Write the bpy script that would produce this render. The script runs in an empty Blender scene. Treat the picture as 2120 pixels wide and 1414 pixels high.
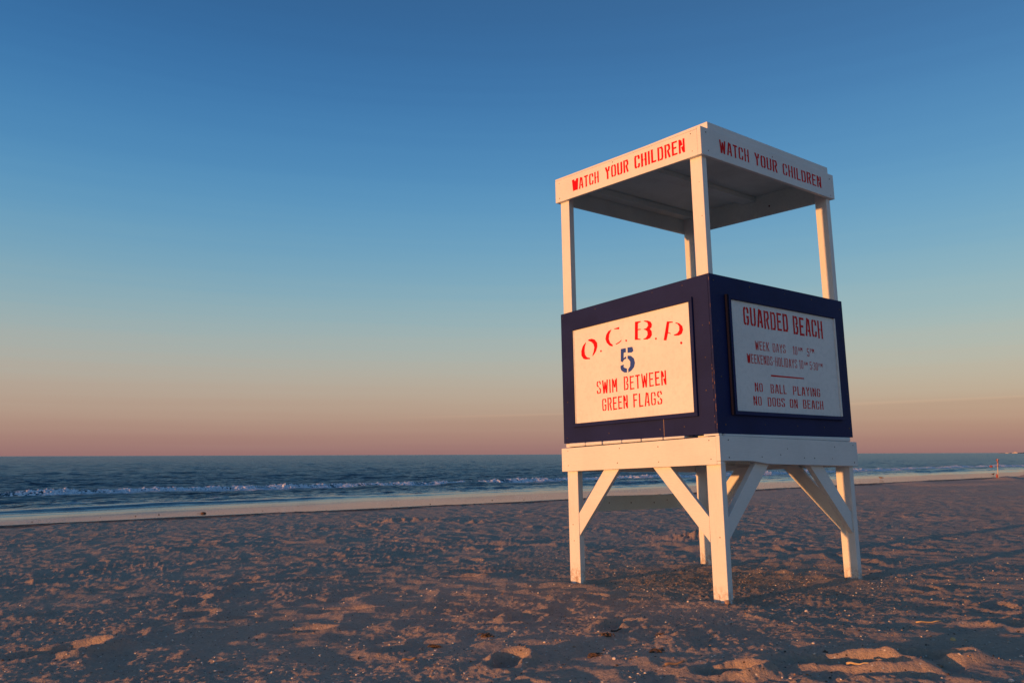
import bpy, bmesh, math, random
import numpy as np
from mathutils import Vector, Matrix
R = math.radians
SC = bpy.context.scene
COL = SC.collection
rng = np.random.default_rng(7)
random.seed(7)

# ------------------------------------------------------------------ camera
YAW = 0.90940                      # heading of the stand against the camera's view
EYE = 1.1030
PITCH, ROLL, FPX = 0.13963, 0.0034, 1662.82
cam_d = bpy.data.cameras.new('camera')
cam_d.sensor_width = 36.0
cam_d.lens = 36.0 * FPX / 2120.0
cam_d.clip_start = 0.05
cam_d.clip_end = 60000
cam = bpy.data.objects.new('camera', cam_d)
COL.objects.link(cam)
cam.location = (0, 0, EYE)
cam.rotation_euler = (Matrix.Rotation(math.pi / 2 + PITCH, 4, 'X') @ Matrix.Rotation(-ROLL, 4, 'Z')).to_euler()
SC.camera = cam

# ------------------------------------------------------------------ sky and sun
SUN_ELEV = R(2.6)
# light travels along the stand's own +Y axis, drifting a little towards its +X side
lx, ly = 0.037, 1.0
TRAVEL = Vector((lx * math.cos(YAW) + ly * math.sin(YAW), -lx * math.sin(YAW) + ly * math.cos(YAW), 0)).normalized()
TRAVEL = Vector((TRAVEL.x * math.cos(SUN_ELEV), TRAVEL.y * math.cos(SUN_ELEV), -math.sin(SUN_ELEV)))
SUN_ROT = math.atan2(-TRAVEL.x, -TRAVEL.y)

world = bpy.data.worlds.new('World')
SC.world = world
world.use_nodes = True
nt = world.node_tree
nt.nodes.clear()
out = nt.nodes.new('ShaderNodeOutputWorld')
bg = nt.nodes.new('ShaderNodeBackground')
bg.inputs['Strength'].default_value = 0.1
sky = nt.nodes.new('ShaderNodeTexSky')
sky.sky_type = 'NISHITA'
sky.sun_disc = False
sky.sun_elevation = SUN_ELEV
sky.sun_rotation = SUN_ROT
tc = nt.nodes.new('ShaderNodeTexCoord')
sep = nt.nodes.new('ShaderNodeSeparateXYZ')
nt.links.new(tc.outputs['Generated'], sep.inputs[0])
asin = nt.nodes.new('ShaderNodeMath'); asin.operation = 'ARCSINE'
nt.links.new(sep.outputs['Z'], asin.inputs[0])
# faint long streaks of thin cloud low in the sky
mp = nt.nodes.new('ShaderNodeMapping'); mp.inputs['Scale'].default_value = (1.2, 1.2, 60.0)
nt.links.new(tc.outputs['Generated'], mp.inputs[0])
nz = nt.nodes.new('ShaderNodeTexNoise'); nz.inputs['Scale'].default_value = 1.6; nz.inputs['Detail'].default_value = 3
nt.links.new(mp.outputs[0], nz.inputs['Vector'])
jit = nt.nodes.new('ShaderNodeMath'); jit.operation = 'MULTIPLY_ADD'
nt.links.new(nz.outputs['Fac'], jit.inputs[0]); jit.inputs[1].default_value = 0.022; jit.inputs[2].default_value = -0.011
add = nt.nodes.new('ShaderNodeMath'); add.operation = 'ADD'
nt.links.new(asin.outputs[0], add.inputs[0]); nt.links.new(jit.outputs[0], add.inputs[1])
mr = nt.nodes.new('ShaderNodeMapRange')
mr.inputs['From Min'].default_value = 0.0; mr.inputs['From Max'].default_value = R(45)
# a thin veil of cloud with a clear upper edge, a few degrees up on the right
def wm(op, a, b_=None, c=None):
    n = nt.nodes.new('ShaderNodeMath'); n.operation = op
    for i_, v_ in enumerate((a, b_, c)):
        if v_ is None: continue
        if isinstance(v_, (int, float)): n.inputs[i_].default_value = v_
        else: nt.links.new(v_, n.inputs[i_])
    return n.outputs[0]


def wmap(src, a, b_, c, d_):
    n = nt.nodes.new('ShaderNodeMapRange'); n.interpolation_type = 'SMOOTHSTEP'
    for i_, v_ in zip((1, 2, 3, 4), (a, b_, c, d_)): n.inputs[i_].default_value = v_
    nt.links.new(src, n.inputs[0]); return n.outputs[0]


azim = wm('ARCTAN2', sep.outputs['X'], sep.outputs['Y'])
edge = wm('MULTIPLY_ADD', azim, .018, R(2.78))
dist = wm('SUBTRACT', wm('ADD', asin.outputs[0], wm('MULTIPLY', jit.outputs[0], .25)), edge)
veil = wm('MULTIPLY', wmap(dist, R(-1.6), R(-.1), 0, 1), wmap(dist, R(-.05), R(.06), 1, 0))
amask = wm('MULTIPLY', wmap(azim, R(-12), R(2), 0, 1), wmap(azim, R(40), R(70), 1, 0))
veil = wm('MULTIPLY', veil, amask)
rim = wm('MULTIPLY', wm('MULTIPLY', wmap(dist, R(-.16), R(-.02), 0, 1), wmap(dist, R(-.02), R(.10), 1, 0)), amask)
elev2 = wm('ADD', add.outputs[0], wm('MULTIPLY', veil, R(-.55)))
nt.links.new(elev2, mr.inputs[0])
ramp = nt.nodes.new('ShaderNodeValToRGB')
ramp.color_ramp.interpolation = 'B_SPLINE'
SKY = [(0.0, (.262, .136, .152)), (2.0, (.335, .208, .200)), (4.0, (.380, .278, .252)), (6.3, (.345, .335, .322)),
       (9.0, (.240, .345, .392)), (12.0, (.148, .310, .432)), (15.5, (.083, .262, .454)), (19.5, (.041, .201, .430)),
       (25.0, (.012, .123, .343)), (31.0, (.006, .077, .238)), (38.0, (.010, .074, .218)), (45.0, (.020, .082, .218))]
els = ramp.color_ramp.elements
els[0].position = 0; els[0].color = (*SKY[0][1], 1)
els[1].position = 1; els[1].color = (*SKY[-1][1], 1)
for e, c in SKY[1:-1]:
    el = els.new(e / 45.0); el.color = (*c, 1)
nt.links.new(mr.outputs[0], ramp.inputs[0])
mul = nt.nodes.new('ShaderNodeVectorMath'); mul.operation = 'SCALE'; mul.inputs['Scale'].default_value = 10.0
nt.links.new(ramp.outputs[0], mul.inputs[0])
sk = nt.nodes.new('ShaderNodeVectorMath'); sk.operation = 'MULTIPLY'; sk.inputs[1].default_value = (0.55, 0.61, 0.58)
nt.links.new(sky.outputs[0], sk.inputs[0])
sm = nt.nodes.new('ShaderNodeVectorMath'); sm.operation = 'ADD'
nt.links.new(mul.outputs[0], sm.inputs[0]); nt.links.new(sk.outputs[0], sm.inputs[1])
rv = nt.nodes.new('ShaderNodeVectorMath'); rv.operation = 'MULTIPLY_ADD'
cmb = nt.nodes.new('ShaderNodeCombineXYZ')
for k_ in range(3): nt.links.new(rim, cmb.inputs[k_])
nt.links.new(cmb.outputs[0], rv.inputs[0]); rv.inputs[1].default_value = (.42, .28, .16); nt.links.new(sm.outputs[0], rv.inputs[2])
nt.links.new(rv.outputs[0], bg.inputs[0])
nt.links.new(bg.outputs[0], out.inputs[0])

sun_d = bpy.data.lights.new('sun', 'SUN')
sun_d.energy = 4.3
sun_d.angle = R(0.8)
sun_d.color = (1.0, 0.42, 0.13)
sun = bpy.data.objects.new('sun', sun_d)
COL.objects.link(sun)
sun.rotation_euler = TRAVEL.to_track_quat('-Z', 'Y').to_euler()

SC.view_settings.view_transform = 'Standard'
SC.view_settings.look = 'None'
SC.view_settings.exposure = 0
SC.view_settings.gamma = 1
SC.view_settings.use_curve_mapping = False
SC.render.engine = 'CYCLES'
SC.cycles.max_bounces = 8
SC.cycles.diffuse_bounces = 4
SC.cycles.use_denoising = True
SC.cycles.denoising_prefilter = 'ACCURATE'

# ------------------------------------------------------------------ helpers
CX, CY = 1.7707, 7.2784            # foot of the stand's centre line on the beach
CYW, SYW = math.cos(YAW), math.sin(YAW)
UX, UY = -CYW, SYW                 # towards the sea
VX, VY = SYW, CYW                  # along the shore, away from the sun


def uv_of(x, y):
    return (x - CX) * UX + (y - CY) * UY, (x - CX) * VX + (y - CY) * VY


def xy_of(u, v):
    return CX + u * UX + v * VX, CY + u * UY + v * VY


def tag(o, label=None, cat=None, group=None, kind=None):
    if label: o['label'] = label
    if cat: o['category'] = cat
    if group: o['group'] = group
    if kind: o['kind'] = kind
    return o


def link(name, me, mats, parent=None):
    o = bpy.data.objects.new(name, me)
    COL.objects.link(o)
    if not isinstance(mats, (list, tuple)): mats = [mats]
    for m in mats: me.materials.append(m)
    if parent: o.parent = parent
    return o


def new_mat(name):
    m = bpy.data.materials.new(name); m.use_nodes = True
    nt = m.node_tree
    b = nt.nodes['Principled BSDF']
    return m, nt, b


def N(nt, typ, **kw):
    n = nt.nodes.new(typ)
    for k, v in kw.items():
        if hasattr(n, k): setattr(n, k, v)
        else: n.inputs[k].default_value = v
    return n


def mixrgb(nt, fac, a, b, mode='MIX'):
    n = nt.nodes.new('ShaderNodeMix'); n.data_type = 'RGBA'; n.blend_type = mode
    for i, v in ((0, fac), (6, a), (7, b)):
        if hasattr(v, 'is_output') or isinstance(v, bpy.types.NodeSocket): nt.links.new(v, n.inputs[i])
        else: n.inputs[i].default_value = (*v, 1) if isinstance(v, tuple) else v
    return n.outputs[2]


def rampv(nt, src, p0, p1, v0=0.0, v1=1.0):
    n = nt.nodes.new('ShaderNodeMapRange'); n.clamp = True
    n.inputs[1].default_value = p0; n.inputs[2].default_value = p1
    n.inputs[3].default_value = v0; n.inputs[4].default_value = v1
    nt.links.new(src, n.inputs[0])
    return n.outputs[0]


# ------------------------------------------------------------------ materials
def paint(name, base, worn, rough=0.55, grain=(3, 3, 40), wear=0.72, dirt=0.12, bump=0.15, spec=.22):
    """weathered brush paint on timber: faint grain, mottled grime, chips showing wood"""
    m, nt, b = new_mat(name)
    tcn = N(nt, 'ShaderNodeTexCoord')
    big = N(nt, 'ShaderNodeTexNoise', Scale=2.3, Detail=5.0, Roughness=0.6)
    nt.links.new(tcn.outputs['Object'], big.inputs['Vector'])
    fine = N(nt, 'ShaderNodeTexNoise', Scale=90.0, Detail=3.0)
    nt.links.new(tcn.outputs['Object'], fine.inputs['Vector'])
    mpp = N(nt, 'ShaderNodeMapping'); mpp.inputs['Scale'].default_value = grain
    nt.links.new(tcn.outputs['Object'], mpp.inputs[0])
    gr = N(nt, 'ShaderNodeTexNoise', Scale=6.0, Detail=4.0, Roughness=0.65)
    nt.links.new(mpp.outputs[0], gr.inputs['Vector'])
    dk = tuple(c * (1 - dirt * 2.2) for c in base)
    c1 = mixrgb(nt, rampv(nt, big.outputs['Fac'], .42, .72, 0, .8), base, dk)
    c2 = mixrgb(nt, rampv(nt, gr.outputs['Fac'], .46, .75, 0, .38), c1, tuple(c * .72 for c in base))
    chips = N(nt, 'ShaderNodeTexNoise', Scale=28.0, Detail=6.0, Roughness=0.7)
    nt.links.new(tcn.outputs['Object'], chips.inputs['Vector'])
    c3 = mixrgb(nt, rampv(nt, chips.outputs['Fac'], wear, wear + .02), c2, worn)
    if name == 'white_post_paint':      # sand and rust splashed on the lowest hand's breadth
        sz = N(nt, 'ShaderNodeSeparateXYZ'); nt.links.new(tcn.outputs['Object'], sz.inputs[0])
        low = rampv(nt, sz.outputs['Z'], .16, .03)
        sm_ = N(nt, 'ShaderNodeMath', operation='MULTIPLY'); nt.links.new(low, sm_.inputs[0]); nt.links.new(rampv(nt, chips.outputs['Fac'], .42, .62), sm_.inputs[1])
        c3 = mixrgb(nt, sm_.outputs[0], c3, (.40, .27, .19))
    nt.links.new(c3, b.inputs['Base Color'])
    b.inputs['Roughness'].default_value = rough
    b.inputs['Specular IOR Level'].default_value = spec
    bm1 = N(nt, 'ShaderNodeBump', Strength=bump, Distance=0.004)
    ad = N(nt, 'ShaderNodeMath', operation='ADD')
    nt.links.new(gr.outputs['Fac'], ad.inputs[0]); nt.links.new(fine.outputs['Fac'], ad.inputs[1])
    nt.links.new(ad.outputs[0], bm1.inputs['Height'])
    nt.links.new(bm1.outputs[0], b.inputs['Normal'])
    return m


M = {}
M['white'] = paint('white_timber_paint', (.80, .79, .76), (.42, .33, .24), wear=.755, dirt=.05)
M['white_post'] = paint('white_post_paint', (.80, .79, .76), (.40, .30, .22), grain=(40, 40, 2), wear=.72, dirt=.05)
M['board'] = paint('white_sign_paint', (.82, .81, .78), (.5, .45, .38), grain=(4, 4, 4), wear=.80, dirt=.04, bump=.05)
M['under'] = paint('grimy_white_paint', (.70, .77, .73), (.16, .15, .13), grain=(6, 30, 6), wear=.70, dirt=.10)
M['navy'] = paint('navy_plywood_paint', (.016, .024, .098), (.22, .13, .10), grain=(3, 3, 30), wear=.735, dirt=.16, bump=.25, rough=.6, spec=.12)
M['navy_dark'] = paint('near_black_navy_edge', (.006, .007, .022), (.12, .05, .04), wear=.74, dirt=.1, rough=.8, spec=.08)  # almost black colour for the trim's side strip, darker than the navy trim
M['red'] = paint('red_stencil_paint', (.72, .006, .010), (.75, .6, .55), grain=(8, 8, 8), wear=.84, dirt=.04, bump=.03, spec=.1)
M['blue'] = paint('blue_stencil_paint', (.035, .085, .36), (.7, .6, .55), grain=(8, 8, 8), wear=.84, dirt=.04, bump=.03, spec=.1)
M['wood'] = paint('bare_wood', (.38, .24, .15), (.2, .12, .08), wear=.7, dirt=.15)
M['chip'] = paint('chipped_edge', (.22, .12, .10), (.12, .06, .05), wear=.6)
M['screw'] = paint('rusty_screw', (.10, .07, .055), (.2, .08, .04), wear=.6)


def simple(name, col, rough=.7, var=.35, scale=14, spec=.4):
    m, nt, b = new_mat(name)
    tcn = N(nt, 'ShaderNodeTexCoord')
    n = N(nt, 'ShaderNodeTexNoise', Scale=float(scale), Detail=5.0, Roughness=.65)
    nt.links.new(tcn.outputs['Object'], n.inputs['Vector'])
    c = mixrgb(nt, rampv(nt, n.outputs['Fac'], .3, .7), tuple(x * (1 - var) for x in col), tuple(min(1, x * (1 + var)) for x in col))
    nt.links.new(c, b.inputs['Base Color'])
    b.inputs['Roughness'].default_value = rough
    b.inputs['Specular IOR Level'].default_value = spec
    bp = N(nt, 'ShaderNodeBump', Strength=.4, Distance=.004)
    nt.links.new(n.outputs['Fac'], bp.inputs['Height']); nt.links.new(bp.outputs[0], b.inputs['Normal'])
    return m


# ------------------------------------------------------------------ beach height
def spectrum(n, size, lo, hi, beta, seed, stretch=1.0, ang=0.0):
    """periodic noise, n x n samples over size metres, wavelengths lo..hi, unit rms"""
    g = np.random.default_rng(seed)
    f = np.fft.rfft2(g.standard_normal((n, n)).astype(np.float32))
    kx = np.fft.rfftfreq(n, size / n)[None, :]; ky = np.fft.fftfreq(n, size / n)[:, None]
    a = kx * math.cos(ang) + ky * math.sin(ang); b_ = -kx * math.sin(ang) + ky * math.cos(ang)
    k = np.sqrt((a * stretch) ** 2 + b_ ** 2) + 1e-9
    amp = k ** (-beta) * np.exp(-(k * lo) ** 2) * (1 - np.exp(-(k * hi) ** 2))
    h = np.fft.irfft2(f * amp, s=(n, n))
    return (h / h.std()).astype(np.float32)


class HMap:
    def __init__(s, x0, y0, size, n):
        s.x0, s.y0, s.size, s.n = x0, y0, size, n
        s.cell = size / n
        s.h = np.zeros((n, n), np.float32)

    def sample(s, x, y):
        fx = (x - s.x0) / s.cell; fy = (y - s.y0) / s.cell
        inside = (fx >= 0) & (fx < s.n - 1.001) & (fy >= 0) & (fy < s.n - 1.001)
        fx = np.clip(fx, 0, s.n - 1.001); fy = np.clip(fy, 0, s.n - 1.001)
        i = fx.astype(int); j = fy.astype(int); a = fx - i; b_ = fy - j
        v = (s.h[j, i] * (1 - a) * (1 - b_) + s.h[j, i + 1] * a * (1 - b_) + s.h[j + 1, i] * (1 - a) * b_ + s.h[j + 1, i + 1] * a * b_)
        # fade towards the edges
        e = np.minimum.reduce([fx, fy, s.n - 1 - fx, s.n - 1 - fy]) * s.cell
        return np.where(inside, v * np.clip(e / 1.0, 0, 1), 0)

    def stamp(s, cx, cy, rad, fn):
        i0 = int((cx - rad - s.x0) / s.cell); i1 = int((cx + rad - s.x0) / s.cell) + 2
        j0 = int((cy - rad - s.y0) / s.cell); j1 = int((cy + rad - s.y0) / s.cell) + 2
        i0, j0 = max(i0, 0), max(j0, 0); i1, j1 = min(i1, s.n), min(j1, s.n)
        if i1 <= i0 or j1 <= j0: return
        X, Y = np.meshgrid(s.x0 + np.arange(i0, i1) * s.cell - cx, s.y0 + np.arange(j0, j1) * s.cell - cy)
        s.h[j0:j1, i0:i1] += fn(X, Y).astype(np.float32)


MID = HMap(-70, -30, 150, 1600)     # 9 cm cells
NEAR = HMap(-11, 1, 22, 1500)       # 1.5 cm cells
MID.h += 0.0065 * spectrum(1600, 150, .5, 4.5, 1.3, 11) + 0.0070 * spectrum(1600, 150, .14, .6, .6, 12)
WIND = math.atan2(VY, VX) - .35
NEAR.h += (0.0030 * spectrum(1500, 22, .10, .8, 1.25, 21) + 0.0036 * spectrum(1500, 22, .016, .11, .6, 22)
           + 0.0028 * spectrum(1500, 22, .025, .30, .8, 23, stretch=3.2, ang=WIND))

def patchiness(n, size, seed, per_m):
    p_ = spectrum(n, size, per_m, per_m * 4, 1.0, seed)
    return np.clip(.9 + .4 * p_, .35, 1.7)


NEAR.h = np.where(NEAR.h > 0, NEAR.h * 1.15, NEAR.h * .85)
NEAR.h *= patchiness(1500, 22, 24, 1.1) * .80
MID.h *= patchiness(1600, 150, 14, 2.0) * .85


def footprint(a, L, W, D, rim):
    ca, sa = math.cos(a), math.sin(a)
    def fn(X, Y):
        p = X * ca + Y * sa; q = -X * sa + Y * ca
        w = W * (1 - .25 * np.exp(-((p + .1 * L) / (.3 * L)) ** 2))
        r2 = (p / L) ** 2 + (q / w) ** 2
        hole = -D / (1 + np.exp((r2 - 1) * 5.5))
        ring = rim * np.exp(-((np.sqrt(r2) - 1.35) / .32) ** 2) * (1 + .6 * np.sign(p) * np.minimum(abs(p) / L, 1))
        return hole + ring
    return fn


g = np.random.default_rng(5)
# walking tracks: rows of footprints crossing the dry sand, plus scattered single ones
tracks = []
for _ in range(110):
    x, y = g.uniform(-40, 45), g.uniform(-4, 60)
    a = g.uniform(0, 2 * math.pi)
    for k in range(int(g.integers(8, 26))):
        tracks.append((x, y, a, k)); a += g.normal(0, .10)
        x += math.cos(a) * .68 + g.normal(0, .05); y += math.sin(a) * .68 + g.normal(0, .05)
for _ in range(2600):
    tracks.append((g.uniform(-30, 45), g.uniform(-4, 50) ** 1.0, g.uniform(0, 6.28), 0))
for x, y, a, k in tracks:
    u, v = uv_of(x, y)
    if u > 18 or (abs(u) < 1.2 and abs(v) < 1.3): continue
    s_ = .12 if k % 2 else -.12
    px_, py_ = x - math.sin(a) * s_, y + math.cos(a) * s_
    D = g.uniform(.004, .022); L = g.uniform(.13, .21); W = g.uniform(.075, .13)
    rr = math.hypot(px_, py_ - 0)
    MP = NEAR if (abs(px_) < 9.6 and 2.2 < py_ < 21.5) else MID
    if MP is MID: L *= 1.25; W *= 1.35; D *= 1.1
    MP.stamp(px_, py_, .55, footprint(a, L, W, D, D * g.uniform(.35, .75)))
# broader soft hummocks and scooped hollows like those in front of and behind the stand
for x, y, sx_, sy_, h_, a in [
        (-.75, 11.2, .35, .22, .05, .2), (-2.0, 10.6, .5, .2, .045, .1), (-.1, 11.6, .45, .25, .06, 0), (.55, 11.2, .6, .16, .05, -.3),
        (1.25, 10.2, .13, .11, .05, 0), (2.35, 12.0, .55, .25, .08, .2), (2.0, 10.9, .5, .18, .06, .1), (2.3, 10.2, .45, .16, .05, 0),
        (-4.5, 12.5, .55, .25, .05, .2), (-3.0, 12.8, .6, .2, .05, .1), (-2.4, 8.6, .42, .18, .05, .1), (-3.6, 8.2, .4, .2, .05, .2),
        (-1.9, 7.6, .35, .16, .04, .3), (-3.3, 6.0, .4, .17, .05, .1), (-2.35, 4.95, .24, .14, .05, .4), (-2.95, 5.1, .3, .14, .045, .1),
        (1.25, 4.35, .32, .12, .035, -.5), (1.7, 4.62, .4, .12, .04, -.45), (2.2, 4.9, .5, .14, .04, -.5), (2.6, 5.5, .6, .14, .04, -.4),
        (3.0, 4.9, .5, .13, .04, -.5), (3.3, 5.9, .55, .15, .04, -.4), (2.4, 5.9, .5, .12, .03, -.4), (3.9, 6.6, .6, .15, .04, -.3),
        (4.4, 9.3, .5, .2, .05, 0), (3.4, 9.0, .45, .2, .05, .1), (5.4, 8.4, .6, .2, .05, -.2), (1.0, 4.0, .25, .10, .035, -.4)]:
    def hump(X, Y, sx_=sx_, sy_=sy_, h_=h_ * (.28 if y < 9 else .75), a=a):
        p = X * math.cos(a) + Y * math.sin(a); q = -X * math.sin(a) + Y * math.cos(a)
        r = np.sqrt((p / sx_) ** 2 + (q / sy_) ** 2)
        return h_ * np.clip(1 - r * .8, 0, 1) ** 1.3 - .45 * h_ * np.exp(-(((p - sx_ * 1.2) / (sx_ * .8)) ** 2 + (q / sy_) ** 2))
    NEAR.stamp(x, y, 1.8, hump)
# clear deep prints at the lower edge of the view
for x, y, a, L, W, D in [(-.03, 4.30, 1.2, .13, .085, .035), (1.02, 4.02, .1, .15, .08, .04), (-2.65, 4.82, .5, .24, .13, .045), (1.62, 4.12, -.3, .26, .10, .05),
                         (-1.25, 6.1, .2, .24, .10, .022), (-.5, 7.9, .1, .20, .10, .03), (-1.35, 5.4, .2, .17, .08, .025), (2.05, 4.25, -.3, .2, .1, .045)]:
    NEAR.stamp(x, y, .8, footprint(a, L, W, D, D * .7))
# dug-up lumpy ridge left of the stand, near the berm
lump = spectrum(1500, 22, .05, .35, 1.0, 31)


def dug(cx, cy, sx_, sy_, h_, a, mp, crumb=.55):
    def fn(X, Y):
        p = X * math.cos(a) + Y * math.sin(a); q = -X * math.sin(a) + Y * math.cos(a)
        env = np.exp(-(p / sx_) ** 4 - (q / sy_) ** 2)
        jj = ((Y + cy - NEAR.y0) / NEAR.cell).astype(int) % 1500; ii = ((X + cx - NEAR.x0) / NEAR.cell).astype(int) % 1500
        return h_ * env * (1 + crumb * lump[jj, ii])
    mp.stamp(cx, cy, max(sx_, sy_) * 2.2, fn)


dug(-2.35, 17.9, .75, .22, .065, .15, NEAR, .35)
dug(-2.9, 16.6, .35, .15, .04, .1, NEAR, .35)
dug(2.55, 11.75, .28, .14, .07, .2, NEAR)
dug(-.75, 16.9, .25, .12, .04, .1, NEAR)
# banks of blown sand by the marker pole, far right
dug(29.2, 48.2, 2.0, .8, .20, .95, MID, .04)
dug(33.0, 51.6, 2.2, .9, .30, .95, MID, .04)
dug(22.0, 44.0, 2.0, 1.0, .10, .95, MID, .04)
MID.stamp(21.7, 40.5, 6, lambda X, Y: -.26 * np.exp(-((X / 2.2) ** 2 + (Y / 1.7) ** 2)))
# scour round the feet of the stand
for X_, Y_ in ((.80, -.89), (-.80, -.89), (.80, .89), (-.80, .89)):
    wx = CX + X_ * CYW + Y_ * SYW; wy = CY - X_ * SYW + Y_ * CYW
    NEAR.stamp(wx + .10, wy + .06, .5, lambda X, Y: -.050 * np.exp(-((X / .16) ** 2 + (Y / .12) ** 2)))
    NEAR.stamp(wx - .16, wy - .12, .5, lambda X, Y: .022 * np.exp(-((X / .2) ** 2 + (Y / .12) ** 2)))


def waterline(v):
    return 24.3 + 5.5 * (1 - np.exp(-np.maximum(v, 0) / 55.0)) + .35 * np.sin(v * .21) + .18 * np.sin(v * .63 + 1)


def bermline(v):
    return 18.5 + .5 * np.exp(-((v + 4) / 10) ** 2) - .35 * np.exp(-((v - 12) / 10) ** 2) + .45 * np.clip((v - 25) / 20, 0, 1) + .08 * np.sin(v * .9) + .05 * np.sin(v * 2.3)


SEA_Z = -0.78


def smooth(a, b_, x):
    t = np.clip((x - a) / (b_ - a), 0, 1)
    return t * t * (3 - 2 * t)


def beach_height(x, y):
    x = np.asarray(x, float); y = np.asarray(y, float)
    u, v = uv_of(x, y)
    bl = bermline(v); wl = waterline(v)
    dry = -.031 * np.clip(u, -60, 200)
    lip = .05 + .10 * np.clip((v - 15) / 25, 0, 1)
    zb = -.031 * bl + .03
    wet0 = -.615
    wet = np.where(u < wl, wet0 + (SEA_Z - .0 - wet0) * np.clip((u - bl) / (wl - bl), 0, 2), SEA_Z - .035 * (u - wl))
    wet = np.maximum(wet, -6)
    t = smooth(bl - .15, bl + .55, u)
    base = dry * (1 - t) + wet * t + lip * .35 * np.exp(-((u - bl + .5) / .7) ** 2) * (1 - t)
    rough = 1 - smooth(bl - .5, bl + .1, u)
    r = np.hypot(x, y)
    det = MID.sample(x, y) + NEAR.sample(x, y)
    return base + det * rough + (1 - rough) * .0


def zat(x, y):
    return float(beach_height(np.array([x]), np.array([y]))[0])


def grid_mesh(name, X, Y, Z, mat, attrs=None, wrap=False):
    nr, nc = X.shape
    co = np.stack([X, Y, Z], -1).reshape(-1, 3).astype(np.float32)
    idx = np.arange(nr * nc).reshape(nr, nc)
    a = idx[:-1, :-1]; b_ = idx[:-1, 1:]; c = idx[1:, 1:]; d_ = idx[1:, :-1]
    q = np.stack([a, b_, c, d_], -1).reshape(-1, 4)
    if wrap:
        q2 = np.stack([idx[:-1, -1], idx[:-1, 0], idx[1:, 0], idx[1:, -1]], -1)
        q = np.concatenate([q, q2])
    me = bpy.data.meshes.new(name)
    me.vertices.add(len(co)); me.vertices.foreach_set('co', co.ravel())
    me.loops.add(q.size); me.loops.foreach_set('vertex_index', q.ravel().astype(np.int32))
    me.polygons.add(len(q)); me.polygons.foreach_set('loop_start', np.arange(0, q.size, 4, dtype=np.int32))
    me.polygons.foreach_set('loop_total', np.full(len(q), 4, np.int32))
    me.polygons.foreach_set('use_smooth', np.ones(len(q), bool))
    me.update(calc_edges=True)
    for k, v in (attrs or {}).items():
        at = me.attributes.new(k, 'FLOAT', 'POINT'); at.data.foreach_set('value', v.ravel().astype(np.float32))
    return link(name, me, mat)


def sand_material():
    m, nt, b = new_mat('beach_sand')
    geo = N(nt, 'ShaderNodeNewGeometry')
    wet = N(nt, 'ShaderNodeAttribute'); wet.attribute_name = 'wet'
    damp = N(nt, 'ShaderNodeAttribute'); damp.attribute_name = 'damp'
    n1 = N(nt, 'ShaderNodeTexNoise', Scale=1.1, Detail=6.0, Roughness=.6)
    n2 = N(nt, 'ShaderNodeTexNoise', Scale=38.0, Detail=5.0, Roughness=.7)
    n3 = N(nt, 'ShaderNodeTexNoise', Scale=260.0, Detail=2.0)
    vo = N(nt, 'ShaderNodeTexVoronoi', Scale=70.0); vo.feature = 'F1'
    for n in (n1, n2, n3, vo): nt.links.new(geo.outputs['Position'], n.inputs['Vector'])
    c = mixrgb(nt, rampv(nt, n1.outputs['Fac'], .35, .68), (.570, .415, .315), (.475, .350, .265))
    c = mixrgb(nt, rampv(nt, n2.outputs['Fac'], .45, .75, 0, .55), c, (.300, .215, .160))
    c = mixrgb(nt, rampv(nt, n3.outputs['Fac'], .60, .72, 0, .6), c, (.66, .53, .42))
    # bits of shell and dark grit, one in many cells
    sp = N(nt, 'ShaderNodeSeparateColor'); nt.links.new(vo.outputs['Color'], sp.inputs[0])
    near = rampv(nt, vo.outputs['Distance'], .40, .30)
    def cells(lo):
        gt = N(nt, 'ShaderNodeMath', operation='GREATER_THAN'); gt.inputs[1].default_value = lo
        nt.links.new(sp.outputs[0], gt.inputs[0])
        mu = N(nt, 'ShaderNodeMath', operation='MULTIPLY'); nt.links.new(gt.outputs[0], mu.inputs[0]); nt.links.new(near, mu.inputs[1])
        return mu.outputs[0]
    c = mixrgb(nt, cells(.93), c, (.10, .07, .055))
    c = mixrgb(nt, cells(.965), c, (.78, .70, .60))
    c = mixrgb(nt, damp.outputs['Fac'], c, (.120, .088, .072))
    wcol = mixrgb(nt, rampv(nt, n1.outputs['Fac'], .3, .7), (.125, .088, .074), (.160, .115, .095))
    c = mixrgb(nt, wet.outputs['Fac'], c, wcol)
    nt.links.new(c, b.inputs['Base Color'])
    rr = N(nt, 'ShaderNodeMix'); rr.data_type = 'FLOAT'
    nt.links.new(wet.outputs['Fac'], rr.inputs[0]); rr.inputs[2].default_value = .95; rr.inputs[3].default_value = .10
    nt.links.new(rr.outputs[0], b.inputs['Roughness'])
    ss = N(nt, 'ShaderNodeMix'); ss.data_type = 'FLOAT'
    nt.links.new(wet.outputs['Fac'], ss.inputs[0]); ss.inputs[2].default_value = .12; ss.inputs[3].default_value = .42
    nt.links.new(ss.outputs[0], b.inputs['Specular IOR Level'])
    bstr = N(nt, 'ShaderNodeMix'); bstr.data_type = 'FLOAT'
    nt.links.new(wet.outputs['Fac'], bstr.inputs[0]); bstr.inputs[2].default_value = 1.0; bstr.inputs[3].default_value = .015
    bp = N(nt, 'ShaderNodeBump', Distance=.022)
    nt.links.new(bstr.outputs[0], bp.inputs['Strength'])
    ad = N(nt, 'ShaderNodeMath', operation='MULTIPLY_ADD'); nt.links.new(n3.outputs['Fac'], ad.inputs[0]); ad.inputs[1].default_value = .3
    nt.links.new(n2.outputs['Fac'], ad.inputs[2])
    nt.links.new(ad.outputs[0], bp.inputs['Height']); nt.links.new(bp.outputs[0], b.inputs['Normal'])
    return m


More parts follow.
